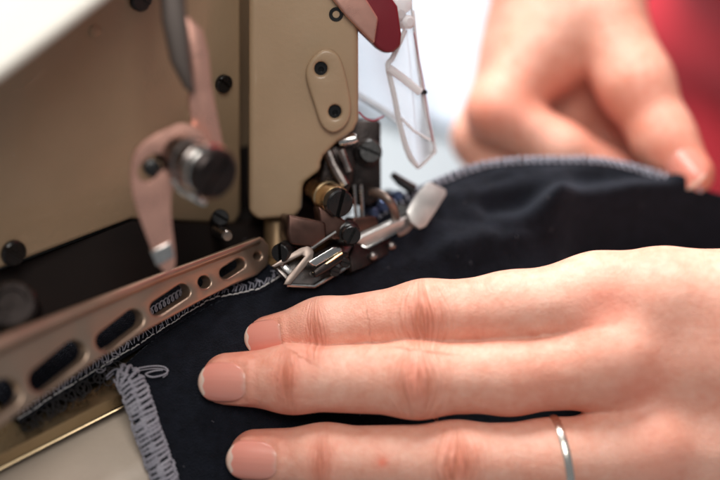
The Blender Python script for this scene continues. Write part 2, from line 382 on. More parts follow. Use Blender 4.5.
# ------------------------------------------------------------------ garment being sewn
gar = thing('garment', (0, 0, 0), 'dark navy jersey garment with pale serged edges lying under the presser foot and the hand', 'garment')
top_px = [(116, 372), (160, 335), (200, 310), (268, 278), (320, 250), (360, 222), (400, 196), (440, 177), (480, 163), (540, 157), (600, 158), (645, 168), (700, 186), (760, 205), (830, 225)]
bot_px = [(172, 505), (200, 590), (260, 640), (340, 650), (380, 650), (420, 650), (500, 640), (560, 620), (620, 600), (680, 580), (740, 560), (800, 520), (840, 480), (870, 440), (890, 400)]
tp = catmull([G(*p)[:2] for p in top_px], 14); bp_ = catmull([G(*p)[:2] for p in bot_px], 14)
NR = 110; vs = []
rs = np.random.RandomState(3)
ph = rs.rand(8) * 6.28
for j in range(NR + 1):
    for i in range(len(tp)):
        s = j / NR; p = tp[i] * (1 - s) + bp_[i] * s
        if j and i == 0: p = p + np.array([.02 * math.sin(j * .5), 0])
        z = H(p[0], p[1]) + .012 * math.sin(p[0] * 3.1 + p[1] * 2.2 + ph[0]) + .010 * math.sin(p[0] * 5.3 - p[1] * 4.1 + ph[1])
        vs.append((p[0], p[1], z))
nt_ = len(tp)
fs = [(j * nt_ + i, j * nt_ + i + 1, (j + 1) * nt_ + i + 1, (j + 1) * nt_ + i) for j in range(NR) for i in range(nt_ - 1)]
cloth = MB().add(vs, fs).build('cloth', M['navy'], gar, smooth=0)
md = cloth.modifiers.new('thick', 'SOLIDIFY'); md.thickness = .06 * SC; md.offset = -1
# serged end of the cloth: a thick roll wrapped in pale thread
cl = catmull([G(112, 371, .06), G(128, 378, .10), G(138, 400, .08), G(147, 430, .05), G(158, 462, .04), G(171, 500, .02), G(186, 545, .02)], 30)
seg_len = np.cumsum([0] + [np.linalg.norm(cl[i + 1] - cl[i]) for i in range(len(cl) - 1)])
def along(curve, L_, s): 
    s = min(max(s, 0), L_[-1] - 1e-6); i = min(np.searchsorted(L_, s, side='right') - 1, len(curve) - 2)
    t = (s - L_[i]) / (L_[i + 1] - L_[i]); return curve[i] * (1 - t) + curve[i + 1] * t, nrm(curve[i + 1] - curve[i])
mb = MB(); tube(mb, cl[4:], [.05 + .155 * min(1, i / 20) for i in range(len(cl) - 4)], 16, .62)
roll = mb.build('rolled_edge', M['navy'], gar)
mb = MB(); s = .18; k = 0
while s < seg_len[-1] - .05:
    p, t = along(cl, seg_len, s); up = nrm(ZX * .8 - FW * .6); up = nrm(up - t * np.dot(up, t)); side = np.cross(t, up)
    wv = .245 * min(1, .5 + s / .8); h = .155 * min(1, .5 + s / .8); j1 = rs.normal(0, .014, 3); lean = .05 + rs.normal(0, .012)
    A1 = [p + side * (wv * math.cos(q)) + up * (h * math.sin(q)) + t * (lean * math.cos(q)) + j1 for q in np.linspace(-1.0, 1.75, 16)]
    A2 = [p + side * (wv * math.cos(q)) + up * (h * math.sin(q) * .97) + t * (.052 + lean * .9 * math.cos(q)) - j1 for q in np.linspace(1.35, 3.4, 14)]
    rr = .027 + rs.normal(0, .002)
    twist(mb, A1, rr, .16); twist(mb, A2, rr, .16)
    for sg in (1, -1):
        e = p + side * sg * (wv + .006) + up * .005 + j1; twist(mb, [e - t * .065 - side * sg * .03, e + side * sg * .014 - t * .025, e + side * sg * .014 + t * .02, e + t * .07 - side * sg * .02], .021, .12)
    if rs.rand() < .5:
        e = p + side * rs.uniform(-wv, wv) + up * (h + .01); dr = nrm(rs.normal(0, 1, 3) + up * .8)
        tube(mb, catmull([e, e + dr * .05, e + dr * .08 + t * rs.normal(0, .04)], 3), .0035, 4)
    s += .102 + rs.normal(0, .007); k += 1
mb.build('edge_stitching', M['thread'], gar, smooth=60)
# the seam coming out behind the foot, along the guide bar
sm = catmull([G(18, 420, .05), G(60, 392, .05), G(110, 362, .05), G(160, 331, .05), G(196, 308, .05), G(215, 298, .05), G(240, 293, .05), G(262, 287, .05), G(281, 275, .05)], 20)
sl = np.cumsum([0] + [np.linalg.norm(sm[i + 1] - sm[i]) for i in range(len(sm) - 1)])
mb = MB(); s = .05
while s < sl[-1] - .1:
    p, t = along(sm, sl, s); q = nrm(np.cross(ZX, t)); j1 = rs.normal(0, .008, 3)
    tube(mb, [p - t * .055 + j1, p + ZX * .02 + j1, p + t * .06 + j1], [.010, .017, .010], 6)
    s += .125 + rs.normal(0, .006)
mb.build('needle_stitching', M['white_thread'], gar, smooth=60)
mb = MB(); s = .05; o_ = 0
while s < sl[-1] - .1:
    p, t = along(sm, sl, s); q = nrm(np.cross(ZX, t)); j1 = rs.normal(0, .02, 3)
    b0 = p + q * .04; b1 = p + q * (.24 + rs.normal(0, .06)) + t * rs.normal(.05, .05)
    tube(mb, [b0 + j1, (b0 + b1) / 2 + ZX * .05 + t * .05 + j1, b1 + ZX * .02, (b0 + b1) / 2 + ZX * .04 + t * .11, b0 + t * .1 + j1], .0095, 5)
    s += .13 + rs.normal(0, .012)
mb.build('looper_stitching', M['blue_thread'], gar, smooth=60)
mb = MB(); tube(mb, [G(150 + i * .36 + 2.0 * math.sin(i * .55), 312 - i * .225 - 3.6 * math.cos(i * .55), .12) for i in range(100)], .016, 6)
mb.build('chain_loops', M['thread'], gar, smooth=60)
fl = MB(); nn = len(sm); vv = []
for i, p in enumerate(sm):
    t = nrm(sm[min(i + 1, nn - 1)] - sm[max(i - 1, 0)]); q = nrm(np.cross(ZX, t)); 
    vv += [p - ZX * .06 - q * .06, p - ZX * .03 + q * (1.1 + .03 * math.sin(i * .9) + .02 * math.sin(i * 2.3))]
fl.add(vv, [(2 * i, 2 * i + 2, 2 * i + 3, 2 * i + 1) for i in range(nn - 1)])
fo = fl.build('seam_allowance', M['navy'], gar); md = fo.modifiers.new('thick', 'SOLIDIFY'); md.thickness = .05 * SC
mb = MB()
for (u, v) in [(517, 236), (551, 229), (213, 421), (640, 205), (470, 262)] + [(rs.uniform(180, 700), rs.uniform(180, 470)) for _ in range(45)]:
    p = G(u, v, .012); d_ = nrm(np.array([rs.normal(), rs.normal(), .1])); l_ = rs.uniform(.015, .07)
    tube(mb, catmull([p - d_ * l_, p + ZX * .01 + np.cross(d_, ZX) * rs.normal(0, .015), p + d_ * l_], 3), .0042, 4)
mb.build('lint', M['lint'], gar, smooth=60)
# frayed dark loops spilling on the throat plate
mb = MB()
for i in range(26):
    u0 = 15 + i * 3.6 + rs.normal(0, 2); v0 = 424 - (u0 - 15) * .60 + rs.normal(0, 3); R_ = 5 + rs.rand() * 7
    pts = [G(u0 + R_ * math.cos(q) * .8 + q * 1.2, v0 + R_ * .8 * math.sin(q), .03 + .05 * rs.rand()) for q in np.linspace(rs.rand() * 6, rs.rand() * 6 + 7, 16)]
    tube(mb, catmull(pts, 3), .011, 5)
mb.build('frayed_thread', M['dark_thread'], gar, smooth=60)
# loose chain of thread at the corner
mb = MB()
tl = [(106, 377), (116, 369), (128, 372), (140, 368), (154, 366), (164, 367), (168, 371), (163, 375), (152, 377), (146, 374), (154, 371), (163, 370)]
twist(mb, catmull([G(u, v, .13 + .05 * math.sin(i)) for i, (u, v) in enumerate(tl)], 10), .0105, .10)
tube(mb, catmull([G(u + rs.normal(0, .8), v + 2.6, .10) for i, (u, v) in enumerate(tl[:8])], 8), .012, 6)
for u0, v0 in ((108, 360), (116, 352), (101, 368)):
    tube(mb, catmull([G(u0 + 4.5 * math.cos(q), v0 + 3 * math.sin(q) + q * .9, .10) for q in np.linspace(0, 5.5, 12)], 3), .011, 6)
mb.build('loose_thread', M['thread'], gar, smooth=60)
# pale overlocking along the far edge
e_px = [(366, 221), (400, 199), (440, 180), (480, 165), (510, 160.5), (540, 159), (600, 160), (645, 170), (700, 188)]
ec = catmull([G(*p, .02) for p in e_px], 24); el = np.cumsum([0] + [np.linalg.norm(ec[i + 1] - ec[i]) for i in range(len(ec) - 1)])
mb = MB(); s = .1
while s < el[-1]:
    p, t = along(ec, el, s); q = nrm(np.cross(ZX, t)); j1 = rs.normal(0, .012, 3)
    pts = [p - q * .16 + ZX * .03, p - q * .05 + ZX * .1 + t * .03 + j1, p + q * .06 + ZX * .03 + t * .06, p + q * .07 - ZX * .08 + t * .09]
    tube(mb, catmull(pts, 3), .021, 6)
    pts = [p - q * .16 + ZX * .035 + t * .08, p - q * .12 + ZX * .07 + t * .02 + j1, p + q * .06 + ZX * .04 - t * .02]
    tube(mb, catmull(pts, 3), .014, 6)
    s += .17
mb.build('far_edge_stitching', M['blue_thread'], gar, smooth=60)

# ------------------------------------------------------------------ sewing machine
mac = thing('sewing_machine', (-6, 6, ZT), 'beige industrial overlock sewing machine with steel presser foot and brown guide bar', 'sewing machine')
# bed under the plate
bm = bmesh.new(); pr = [(-4.3, -.95), (2.1, -.95), (6.6, -4.25), (6.6, -9), (-4.3, -9)]
fa = bm.faces.new([bm.verts.new(Q(-20, n_, z_)) for n_, z_ in pr]); ex_ = bmesh.ops.extrude_face_region(bm, geom=[fa])
bmesh.ops.translate(bm, vec=FX * 22, verts=[g for g in ex_['geom'] if isinstance(g, bmesh.types.BMVert)])
bmesh.ops.bevel(bm, geom=bm.edges[:], offset=.22, segments=4, profile=.5, affect='EDGES')
mb = MB(); mb.bm(bm); bm.free(); mb.build('machine_bed', M['bed'], mac)
mb = MB(); z0 = -.42
P0 = Plane((0, 470, 30.0), (100, 415, 31.3), (0, 430, 31.0))
obox(mb, Q(-6.2, .15, -.38), FX, NX, ZX, 15.2, 1.2, .5, .05, 3)
tp_ = mb.build('throat_plate', M['brass'], mac)
mb = MB(); screw(mb, Q(-8.45, .55, -.08), ZX, .36, .16, .4, stem=.1); mb.build('plate_screw', M['chrome'], mac)
# big arm body, leaning face
BP = facing(120, 120, 32.3, 1.7, .8)
mb = MB()
plate(mb, BP, [(-120, 70), (0, 0), (90, -80), (130, -260), (243, -260), (243, 214), (236, 226), (190, 224), (132, 221), (0, 271), (-120, 318)], 4.5, .18, seg=4)
body = mb.build('arm_body', M['beige'], mac)
CP = facing(20, 30, 27.3, .45, -.5)
mb = MB(); plate(mb, CP, [(-140, 168), (-40, 106), (0, 81), (60, 36), (106, 1), (170, -50), (200, -120), (-140, -120)], 5.0, .22, seg=5, dirv=FW + UPV * .45)
mb.build('top_cover', M['cream'], mac)
# gap behind between arm and needle head, and a dark panel with painted-in shade
mb = MB(); plate(mb, facing(240, 100, 35.6, .2, .55), [(200, -260), (300, -260), (300, 212), (200, 232)], 2.5, .05); mb.build('inner_column', M['beige'], mac)
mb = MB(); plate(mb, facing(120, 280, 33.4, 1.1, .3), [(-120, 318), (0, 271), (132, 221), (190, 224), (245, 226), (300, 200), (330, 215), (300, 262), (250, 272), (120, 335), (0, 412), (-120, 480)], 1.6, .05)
mb.build('gap_shade_panel', M['void'], mac)
mb = MB(); plate(mb, facing(300, 190, 36.0, .2, .2), [(230, 150), (345, 120), (352, 215), (300, 232), (230, 240)], 1.0, .05); mb.build('needle_bar_shade_panel', M['void'], mac)  # flat panel with the dark of the opening painted in
# needle head
HP = facing(300, 120, 33.4, .15, .55)
hd = [(249, -260), (357, -260), (358.5, 30), (359, 120), (354, 131), (338, 142), (324, 156), (321, 163), (321, 171), (303, 184), (302, 208), (296, 218), (258, 221), (249, 213)]
mb = MB(); plate(mb, HP, hd, 2.6, .42, seg=6); mb.build('needle_head', M['beige'], mac)
mb = MB()
cp = catmull([(311, 60), (323, 50), (336, 53), (344, 68), (351, 105), (347, 124), (334, 133), (322, 126), (314, 104), (306, 76)], 5, True)
plate(mb, HP, cp, .3, .07, [circ(321, 69, 6.5, 16, 7), circ(335, 112, 6.5, 16, 7)], 3, off=.17)
cover = mb.build('cover_plate', M['beige'], mac)
mb = MB()
for (u, v) in ((321, 69), (335, 112)): lathe(mb, HP.at(u, v, .0), HP.n, [(-.1, .17), (.05, .16), (.05, .06), (.0, .05)], 20)
mb.build('recessed_screws', M['black'], cover)
for (u, v) in ((336, 14),):
    mb = MB(); lathe(mb, HP.at(u, v, -.03), nrm(HP.n), [(-.05, .16), (.05, .15), (.05, .08), (.0, .07)], 20); mb.build('hex_screw', M['black'], mac)
for (u, v, r) in ((12, 252, .27), (222, 83, .2), (139, -1, .24)):
    mb = MB(); screw(mb, BP.at(u, v, -.02), BP.n, r, .14, .5, stem=.1); mb.build('body_screw', M['black'], mac)
mb = MB(); lathe(mb, BP.at(92, 30, -.1), BP.n, [(-.1, .13), (.12, .13), (.13, .1)], 20); mb.build('rivet', M['beige'], mac)
mb = MB(); o = W(218, 220, 34.2); screw(mb, o, nrm(W(226, 212, 33.6) - o), .19, .25, .5); mb.build('lower_screw', M['black'], mac)
mb = MB(); o = W(224, 234, 33.7); lathe(mb, o, nrm(W(232, 239, 33.2) - o), [(-.5, .13), (.22, .13), (.26, .10)], 24); mb.build('steel_pin', M['steel'], mac)
mb = MB(); lathe(mb, W(12, 305, 30.2), nrm(-FW * .6 + ZX), [(-.5, .5), (.05, .5), (.1, .44), (.1, .3), (.04, .28)], 40); mb.build('oil_cap', M['dark'], mac)
# tension lever: grey upper arm, pink claw, thumb screw
LP = facing(190, 120, 30.3, .5, .3)
mb = MB()
plate(mb, facing(180, 40, 29.5, .4, .2), [(155, -90), (183, -90), (186, 0), (191, 60), (196, 96), (186, 88), (172, 62), (163, 20)], .5, .1, seg=3)
lv = mb.build('lever_arm', M['armgrey'], mac)
mb = MB(); plate(mb, LP, [(183, 14), (191, 18), (203, 30), (209, 52), (212, 85), (223, 142), (214, 166), (196, 160), (193, 140), (189, 100), (192, 70), (187, 40)], .22, .05, off=.0)
up_ = mb.build('lever_strip', M['pinksteel'], mac)
claw = catmull([(186, 124), (170, 128), (150, 138), (137, 150), (132, 166), (132, 188), (138, 212), (150, 245), (160, 267), (169, 273), (175, 266), (175, 250), (172, 225), (171, 203), (174, 188), (190, 182), (203, 192), (214, 190), (215, 165), (205, 135)], 5, True)
mb = MB(); plate(mb, LP, claw, .26, .06, [slot_((147, 172), (156, 163), 10)], 3, off=.32)
cw = mb.build('lever_claw', M['pinksteel'], mac)
mb = MB(); plate(mb, LP, [(150, 252), (171, 241), (175, 257), (157, 267)], .3, .04, off=.36); mb.build('steel_band', M['chrome'], cw)
mb = MB(); lathe(mb, LP.at(152, 168, .1), LP.n, [(-.3, .17), (.12, .17), (.14, .13)], 20); mb.build('pivot_pin', M['black'], cw)
ax = nrm(W(221, 177, 29.15) - W(182, 155, 30.15))
mb = MB(); o = W(183, 156, 30.1)
pf = [(-.6, .32), (-.1, .32), (-.1, .42), (-.06, .45), (.30, .45), (.33, .39), (.40, .39), (.43, .44), (.64, .44), (.68, .40), (.86, .40)]
lathe(mb, o, ax, pf, 40); ts = mb.build('thumb_screw', M['steel'], mac)
mb = MB(); lathe(mb, o, ax, [(.80, .40), (.82, .50), (.86, .53), (.96, .53), (1.0, .50), (1.0, .46)], 48); mb.build('screw_collar', M['chrome'], ts)
mb = MB(); screw(mb, o + ax * .99, ax, .50, .22, 2.1, .055, .3, .1); mb.build('screw_head', M['dark'], ts)
mb = MB(); tube(mb, catmull([W(172, 180, 29.9), W(182, 191, 29.8), W(194, 198, 29.7), (W(205, 203, 29.8))], 6), .06, 8); mb.build('spring_clip', M['chrome'], ts)
# slotted guide bar
BR = facing(150, 300, 31.6, 1.7, -.1)
bar = [(-90, 386), (0, 342), (80, 308), (160, 276), (240, 245.5), (263, 237), (270, 246), (269, 265), (258, 275), (232, 286), (200, 302), (150, 329), (100, 359), (40, 399), (0, 428), (-90, 490)]
holes = [slot_((-22, 414), (7, 393), 15), slot_((41, 380), (75, 352), 12), slot_((106, 341), (134, 319), 10), slot_((158, 308), (183, 291.5), 7.6), circ(205, 282, 6.2, 16), slot_((226, 273), (240, 264), 5.6), circ(258, 256, 4, 14)]
mb = MB(); plate(mb, BR, bar, .34, .055, holes, 3)
gb = mb.build('guide_bar', M['copper'], mac)
mb = MB(); plate(mb, facing(150, 281, 31.45, 1.27, -1.2), [(-90, 376), (0, 334), (80, 303), (160, 272), (240, 243), (262, 235), (262, 241), (240, 250), (160, 280), (80, 314), (0, 350), (-90, 396)], .4, .06, seg=4)
mb.build('bar_flange', M['copper'], gb)
# --- presser foot group
pf_ = thing('tmp', (0, 0, 0), None, None); bpy.data.objects.remove(pf_)
mb = MB(); lathe(mb, W(277, 213, 34.6), nrm(W(277, 246, 34.2) - W(277, 213, 34.6)), [(0, .29), (1.15, .29), (1.22, .25)], 30)
mb.build('presser_bar', M['bronze'], mac)
mb = MB(); plate(mb, facing(305, 228, 33.1, .5, .1), [(288, 214), (326, 222), (327, 238), (313, 248), (290, 245), (287, 232)], .9, .07, seg=3)
blk = mb.build('clamp_block', M['darkcopper'], mac)
mb = MB(); o = W(287, 249, 33.3); screw(mb, o, nrm(W(279, 254, 32.9) - o), .2, .4, .3); mb.build('clamp_screw', M['black'], blk)
# sole of the foot
FP = facing(318, 268, 33.55, .9, -.6)
mb = MB(); plate(mb, FP, [(276, 268), (300, 258), (352, 238), (368, 245), (352, 262), (334, 277), (316, 287), (292, 286)], .16, .03)
foot = mb.build('presser_foot', M['steel'], mac)
mb = MB(); plate(mb, facing(330, 255, 33.15, .9, -.2), [(308, 262), (333, 247), (341, 247), (343, 251), (316, 267)], .2, .03, seg=3); mb.build('foot_rib', M['chrome'], foot)
mb = MB(); plate(mb, facing(330, 260, 33.1, .9, -.2), [(313, 271), (341, 252), (349, 252), (350, 257), (330, 270), (316, 278)], .3, .05, seg=3); mb.build('foot_clip', M['dark'], foot)
mb = MB(); tube(mb, [W(313, 273, 33.0), W(342, 253, 33.2)], .028, 8); mb.build('clip_edge', M['brassband'], foot)
mb = MB()
for (u, v) in ((344, 262), (334, 271)): screw(mb, W(u, v, 33.35), nrm(W(u + 6, v + 3, 32.9) - W(u, v, 33.35)), .11, .12, 1.0, stem=.2)
mb.build('foot_screws', M['black'], foot)
mb = MB(); tube(mb, [W(284, 266, 33.05), W(278, 262, 33.1)], .06, 8, .4); plate(mb, facing(287, 268, 33.1, .3, -.3), [(276, 262), (282, 260), (296, 272), (291, 277)], .08, .02); mb.build('foot_tongue', M['chrome'], foot)
mb = MB(); tube(mb, [W(287, 285, 33.2), W(314, 286.5, 33.35), W(352, 264, 33.75)], .045, 8); mb.build('foot_edge', M['chrome'], foot)
mb = MB(); plate(mb, facing(295, 265, 33.0, .3, -.3), [(271, 266), (286, 256.5), (300, 248), (307, 246), (312, 247.5), (314, 252), (313, 258), (301, 272), (290, 285), (283.5, 284.5), (287, 277), (299, 263), (304.5, 256.5), (302, 255), (288, 262), (275, 267.5)], .09, .02); mb.build('thread_hook', M['hook'], foot)
# barrel screw
o = W(327, 196, 33.8); ax = nrm(W(346, 207, 32.9) - o)
mb = MB(); lathe(mb, o, ax, [(-.7, .22), (-.15, .22), (-.15, .31), (.0, .34), (.06, .34), (.08, .29), (.14, .29), (.16, .34), (.46, .34), (.52, .31)], 40)
bs = mb.build('barrel_nut', M['brassband'], mac)
mb = MB(); screw(mb, o + ax * .48, ax, .305, .26, 2.6, .15, .45, .1); mb.build('slotted_head', M['black'], bs)
mb = MB(); plate(mb, facing(330, 225, 33.3, .6, .1), [(318, 206), (340, 216), (350, 224), (348, 240), (334, 240), (322, 236)], .5, .06, seg=3); mb.build('nut_block', M['darkcopper'], bs)
o = W(347, 233, 33.5); ax = nrm(W(355, 237, 32.9) - o)
mb = MB(); lathe(mb, o, ax, [(-.5, .18), (-.2, .27), (.02, .29), (.06, .25), (.08, .2), (.16, .19), (.2, .23), (.24, .19), (.28, .19)], 28); screw(mb, o + ax * .24, ax, .2, .16, 2.4, .16, .5, .05)
mb.build('black_screw', M['black'], mac)
mb = MB(); tube(mb, [W(306, 252, 33.2), W(336, 232, 33.3)], .05, 8); mb.build('link_rod', M['black'], mac)
# needle clamp tower at the back
mb = MB(); plate(mb, facing(368, 160, 34.6, .3, .2), [(349, 124), (358, 119.5), (379, 120), (381, 124), (381.5, 196), (372, 206), (352, 206)], .7, .06, seg=3)
tw = mb.build('needle_clamp', M['dark'], mac)
mb = MB(); o = W(368, 153, 34.5); ax = nrm(W(374, 149, 33.7) - o)
lathe(mb, o, ax, [(-.3, .28), (.02, .30), (.1, .30), (.12, .27)], 30); mb.build('clamp_ring', M['dark'], tw)
mb = MB(); screw(mb, o + ax * .1, ax, .26, .26, 1.0, .13, .5, .05); mb.build('clamp_bolt', M['black'], tw)
mb = MB(); plate(mb, facing(335, 165, 34.1, .4, .15), [(323, 150), (336, 143), (352, 136), (356, 160), (352, 186), (344, 200), (330, 196), (318, 186), (322, 170)], .6, .08, seg=3); mb.build('clamp_arm', M['dark'], tw)
mb = MB(); tube(mb, [W(327, 150, 33.9), W(333, 165, 33.85), W(345, 186, 33.8)], .12, 10); tube(mb, [W(341, 150, 33.85), W(349, 172, 33.85)], .09, 10); mb.build('clamp_linkage', M['steel'], tw)
mb = MB(); lathe(mb, W(338, 142, 33.9), nrm(W(358, 138, 33.8) - W(338, 142, 33.9)), [(0, .08), (.05, .13), (.38, .13), (.45, .09)], 16); mb.build('thread_nipple', M['chrome'], tw)
mb = MB(); tube(mb, [W(361, 185, 34.3), W(364, 236, 34.2)], .035, 8); tube(mb, [W(354, 185, 34.3), W(357, 236, 34.1)], .035, 8); mb.build('needles', M['chrome'], tw)
# front half of the foot: drilled bracket, curled wire, turned-up toe
mb = MB(); plate(mb, facing(390, 250, 34.3, 1.5, -.9), [(357, 240), (404, 222), (410, 232), (406, 244), (366, 266), (352, 272), (350, 256)], .35, .05, [circ(373, 256, 4, 12), circ(391.5, 246, 4, 12)], 2)
br = mb.build('front_bracket', M['dark'], mac)
mb = MB(); plate(mb, facing(385, 235, 34.15, 1.4, .9), [(356, 243), (362, 236), (394, 222), (406, 219), (405, 227), (366, 248)], .2, .05, seg=3); mb.build('bracket_top', M['toe'], br)
mb = MB(); tube(mb, [W(357, 243.5, 34.0), W(366, 248, 33.95), W(405, 227.5, 34.5)], .035, 8); mb.build('bracket_edge', M['chrome'], br)
mb = MB()
for (u, v, d) in ((373, 256, 34.0), (391.5, 246, 34.36)): lathe(mb, W(u, v, d + .1), -FW, [(-.1, .095), (.20, .085), (.23, .04)], 14)
mb.build('bracket_rivets', M['steel'], br)
mb = MB(); plate(mb, facing(370, 222, 34.1, 1.2, .1), [(352, 218), (377, 216), (380, 226), (370, 232), (356, 232)], .4, .06, seg=3); mb.build('bracket_block', M['darkcopper'], br)
mb = MB(); tube(mb, catmull([W(370, 192, 34.2), W(378, 193, 34.1), (W(388, 200, 34.0)), W(394, 210, 34.1), W(396, 220, 34.3), W(393, 227, 34.5)], 8), .095, 10, .6, -FW); mb.build('wire_finger', M['hook'], br)
mb = MB(); plate(mb, facing(402, 226, 34.4, 1.2, -.2), [(394, 225), (410, 213), (420, 218), (420, 228), (400, 238)], .3, .05, seg=3); mb.build('toe_hinge', M['steel'], br)
mb = MB()
tpl = facing(428, 203, 34.6, .9, -.35)
plate(mb, tpl, [(407, 212), (411, 203), (419, 192), (428, 182.5), (432, 182.5), (446, 189.5), (446.5, 194), (436, 211), (426, 226), (420, 229), (411, 222)], .12, .018, seg=2); mb.build('turned_up_toe', M['toe'], br)
mb = MB(); lathe(mb, W(400, 213, 35.0), nrm(W(404, 208, 34.5) - W(400, 213, 35.0)), [(-.2, .2), (.15, .2), (.2, .15)], 22); mb.build('toe_screw', M['black'], br)
mb = MB(); tube(mb, [W(392, 174, 34.9), W(400, 181, 34.95), W(414, 190, 35.0)], [.07, .11, .13], 10); mb.build('guide_pin', M['black'], br)
mb = MB(); plate(mb, facing(390, 212, 35.2, 1.0, .3), [(366, 206), (378, 198), (396, 190), (408, 196), (404, 212), (380, 224), (366, 222)], .5, .06); mb.build('rear_block', M['dark'], br)
mb = MB()
for (u, v, d, q) in ((383, 206, 34.8, .15), (374, 213, 34.6, .12), (398, 196, 35.0, .13)): lathe(mb, W(u, v, d), nrm(-FW + XV * .4), [(-.3, q), (.05, q), (.1, q * .7)], 18)
mb.build('rear_studs', M['blue_steel'], br)
# red lever and clear eye guard
mb = MB(); plate(mb, facing(365, 20, 33.0, .4, .2), [(290, -60), (352, -60), (398, 6), (402, 34), (401, 46), (394, 52), (386, 53), (378, 48), (344, 15)], .35, .08, seg=4)
mb.build('red_lever', M['red'], mac)
mb = MB(); plate(mb, facing(350, 10, 32.7, .5, .2), [(288, -60), (330, -60), (379, 18), (375, 44), (345, 14)], .2, .06, seg=3); mb.build('lever_facing', M['pinksteel'], mac)
EP = facing(412, 100, 33.9, .8, .25)
eg = [(404, -40), (412, -40), (413, 10), (418, 60), (425, 105), (434.5, 148), (433, 153), (420, 166), (416, 165.5), (406, 150), (394, 95), (388, 66), (393, 57), (405, 30)]
mb = MB(); plate(mb, EP, eg, .16, .02, seg=2); gd = mb.build('eye_guard', M['clear'], mac)
mb = MB(); tube(mb, catmull([EP.at(u, v, .02) for u, v in ((405, 30), (393, 57), (388, 66), (394, 95), (400, 125), (407, 150), (416, 165))], 6), .06, 8); mb.build('guard_side_glint', M['glint_white'], gd)  # added white tube paints the glint along the clear edge
mb = MB(); tube(mb, [EP.at(389, 68, .12), EP.at(404, 79, .14), EP.at(420, 92, .12)], .09, 10); tube(mb, [EP.at(401, 118, .1), EP.at(414, 131, .12), EP.at(430, 140, .1)], .03, 8); mb.build('guard_rib', M['glint_white'], gd)
mb = MB(); e_ = catmull([EP.at(u, v, -.06) for u, v in eg[2:]], 4); tube(mb, e_, .04, 8); mb.build('guard_rim_glint', M['glint_white'], gd)  # thin white tube, bright edge of the sheet put in as colour
mb = MB(); tube(mb, [EP.at(414, 32, .06), EP.at(423, 80, .06), EP.at(433, 142, .06)], .013, 6); mb.build('red_edge_line', M['red_thread'], gd)
mb = MB(); lathe(mb, EP.at(423, 92, .02), EP.n, [(0, .06), (.12, .055)], 10); mb.build('guard_pin', M['black'], gd)
mb = MB(); plate(mb, facing(380, 60, 35.0, .4, .2), [(345, -40), (396, -40), (396, 60), (404, 124), (356, 94)], .1, .02, seg=2); tube(mb, [W(356, 94, 34.99), W(380, 108, 35.1), W(404, 124, 35.2)], .065, 8); mb.build('guard_wing', M['clear'], gd)
mb = MB(); 
for (u, v, r) in ((401, 3, .22), (397, 14, .16), (406, 22, .15)): lathe(mb, EP.at(u, v, .1), nrm(EP.n + XV * .3), [(-.3, r), (.1, r), (.16, r * .6)], 20)
mb.build('guard_hinge', M['glint_white'], gd)
mb = MB(); tube(mb, catmull([W(359, 112, 33.6), W(365, 118, 33.7), W(373, 120.5, 33.8), W(379, 118.5, 33.9), W(384, 116, 33.9)], 6), .022, 6)
tag(mb.build('thread_scrap', M['red_thread']), 'short red scrap of thread caught on top of the dark needle clamp', 'thread')

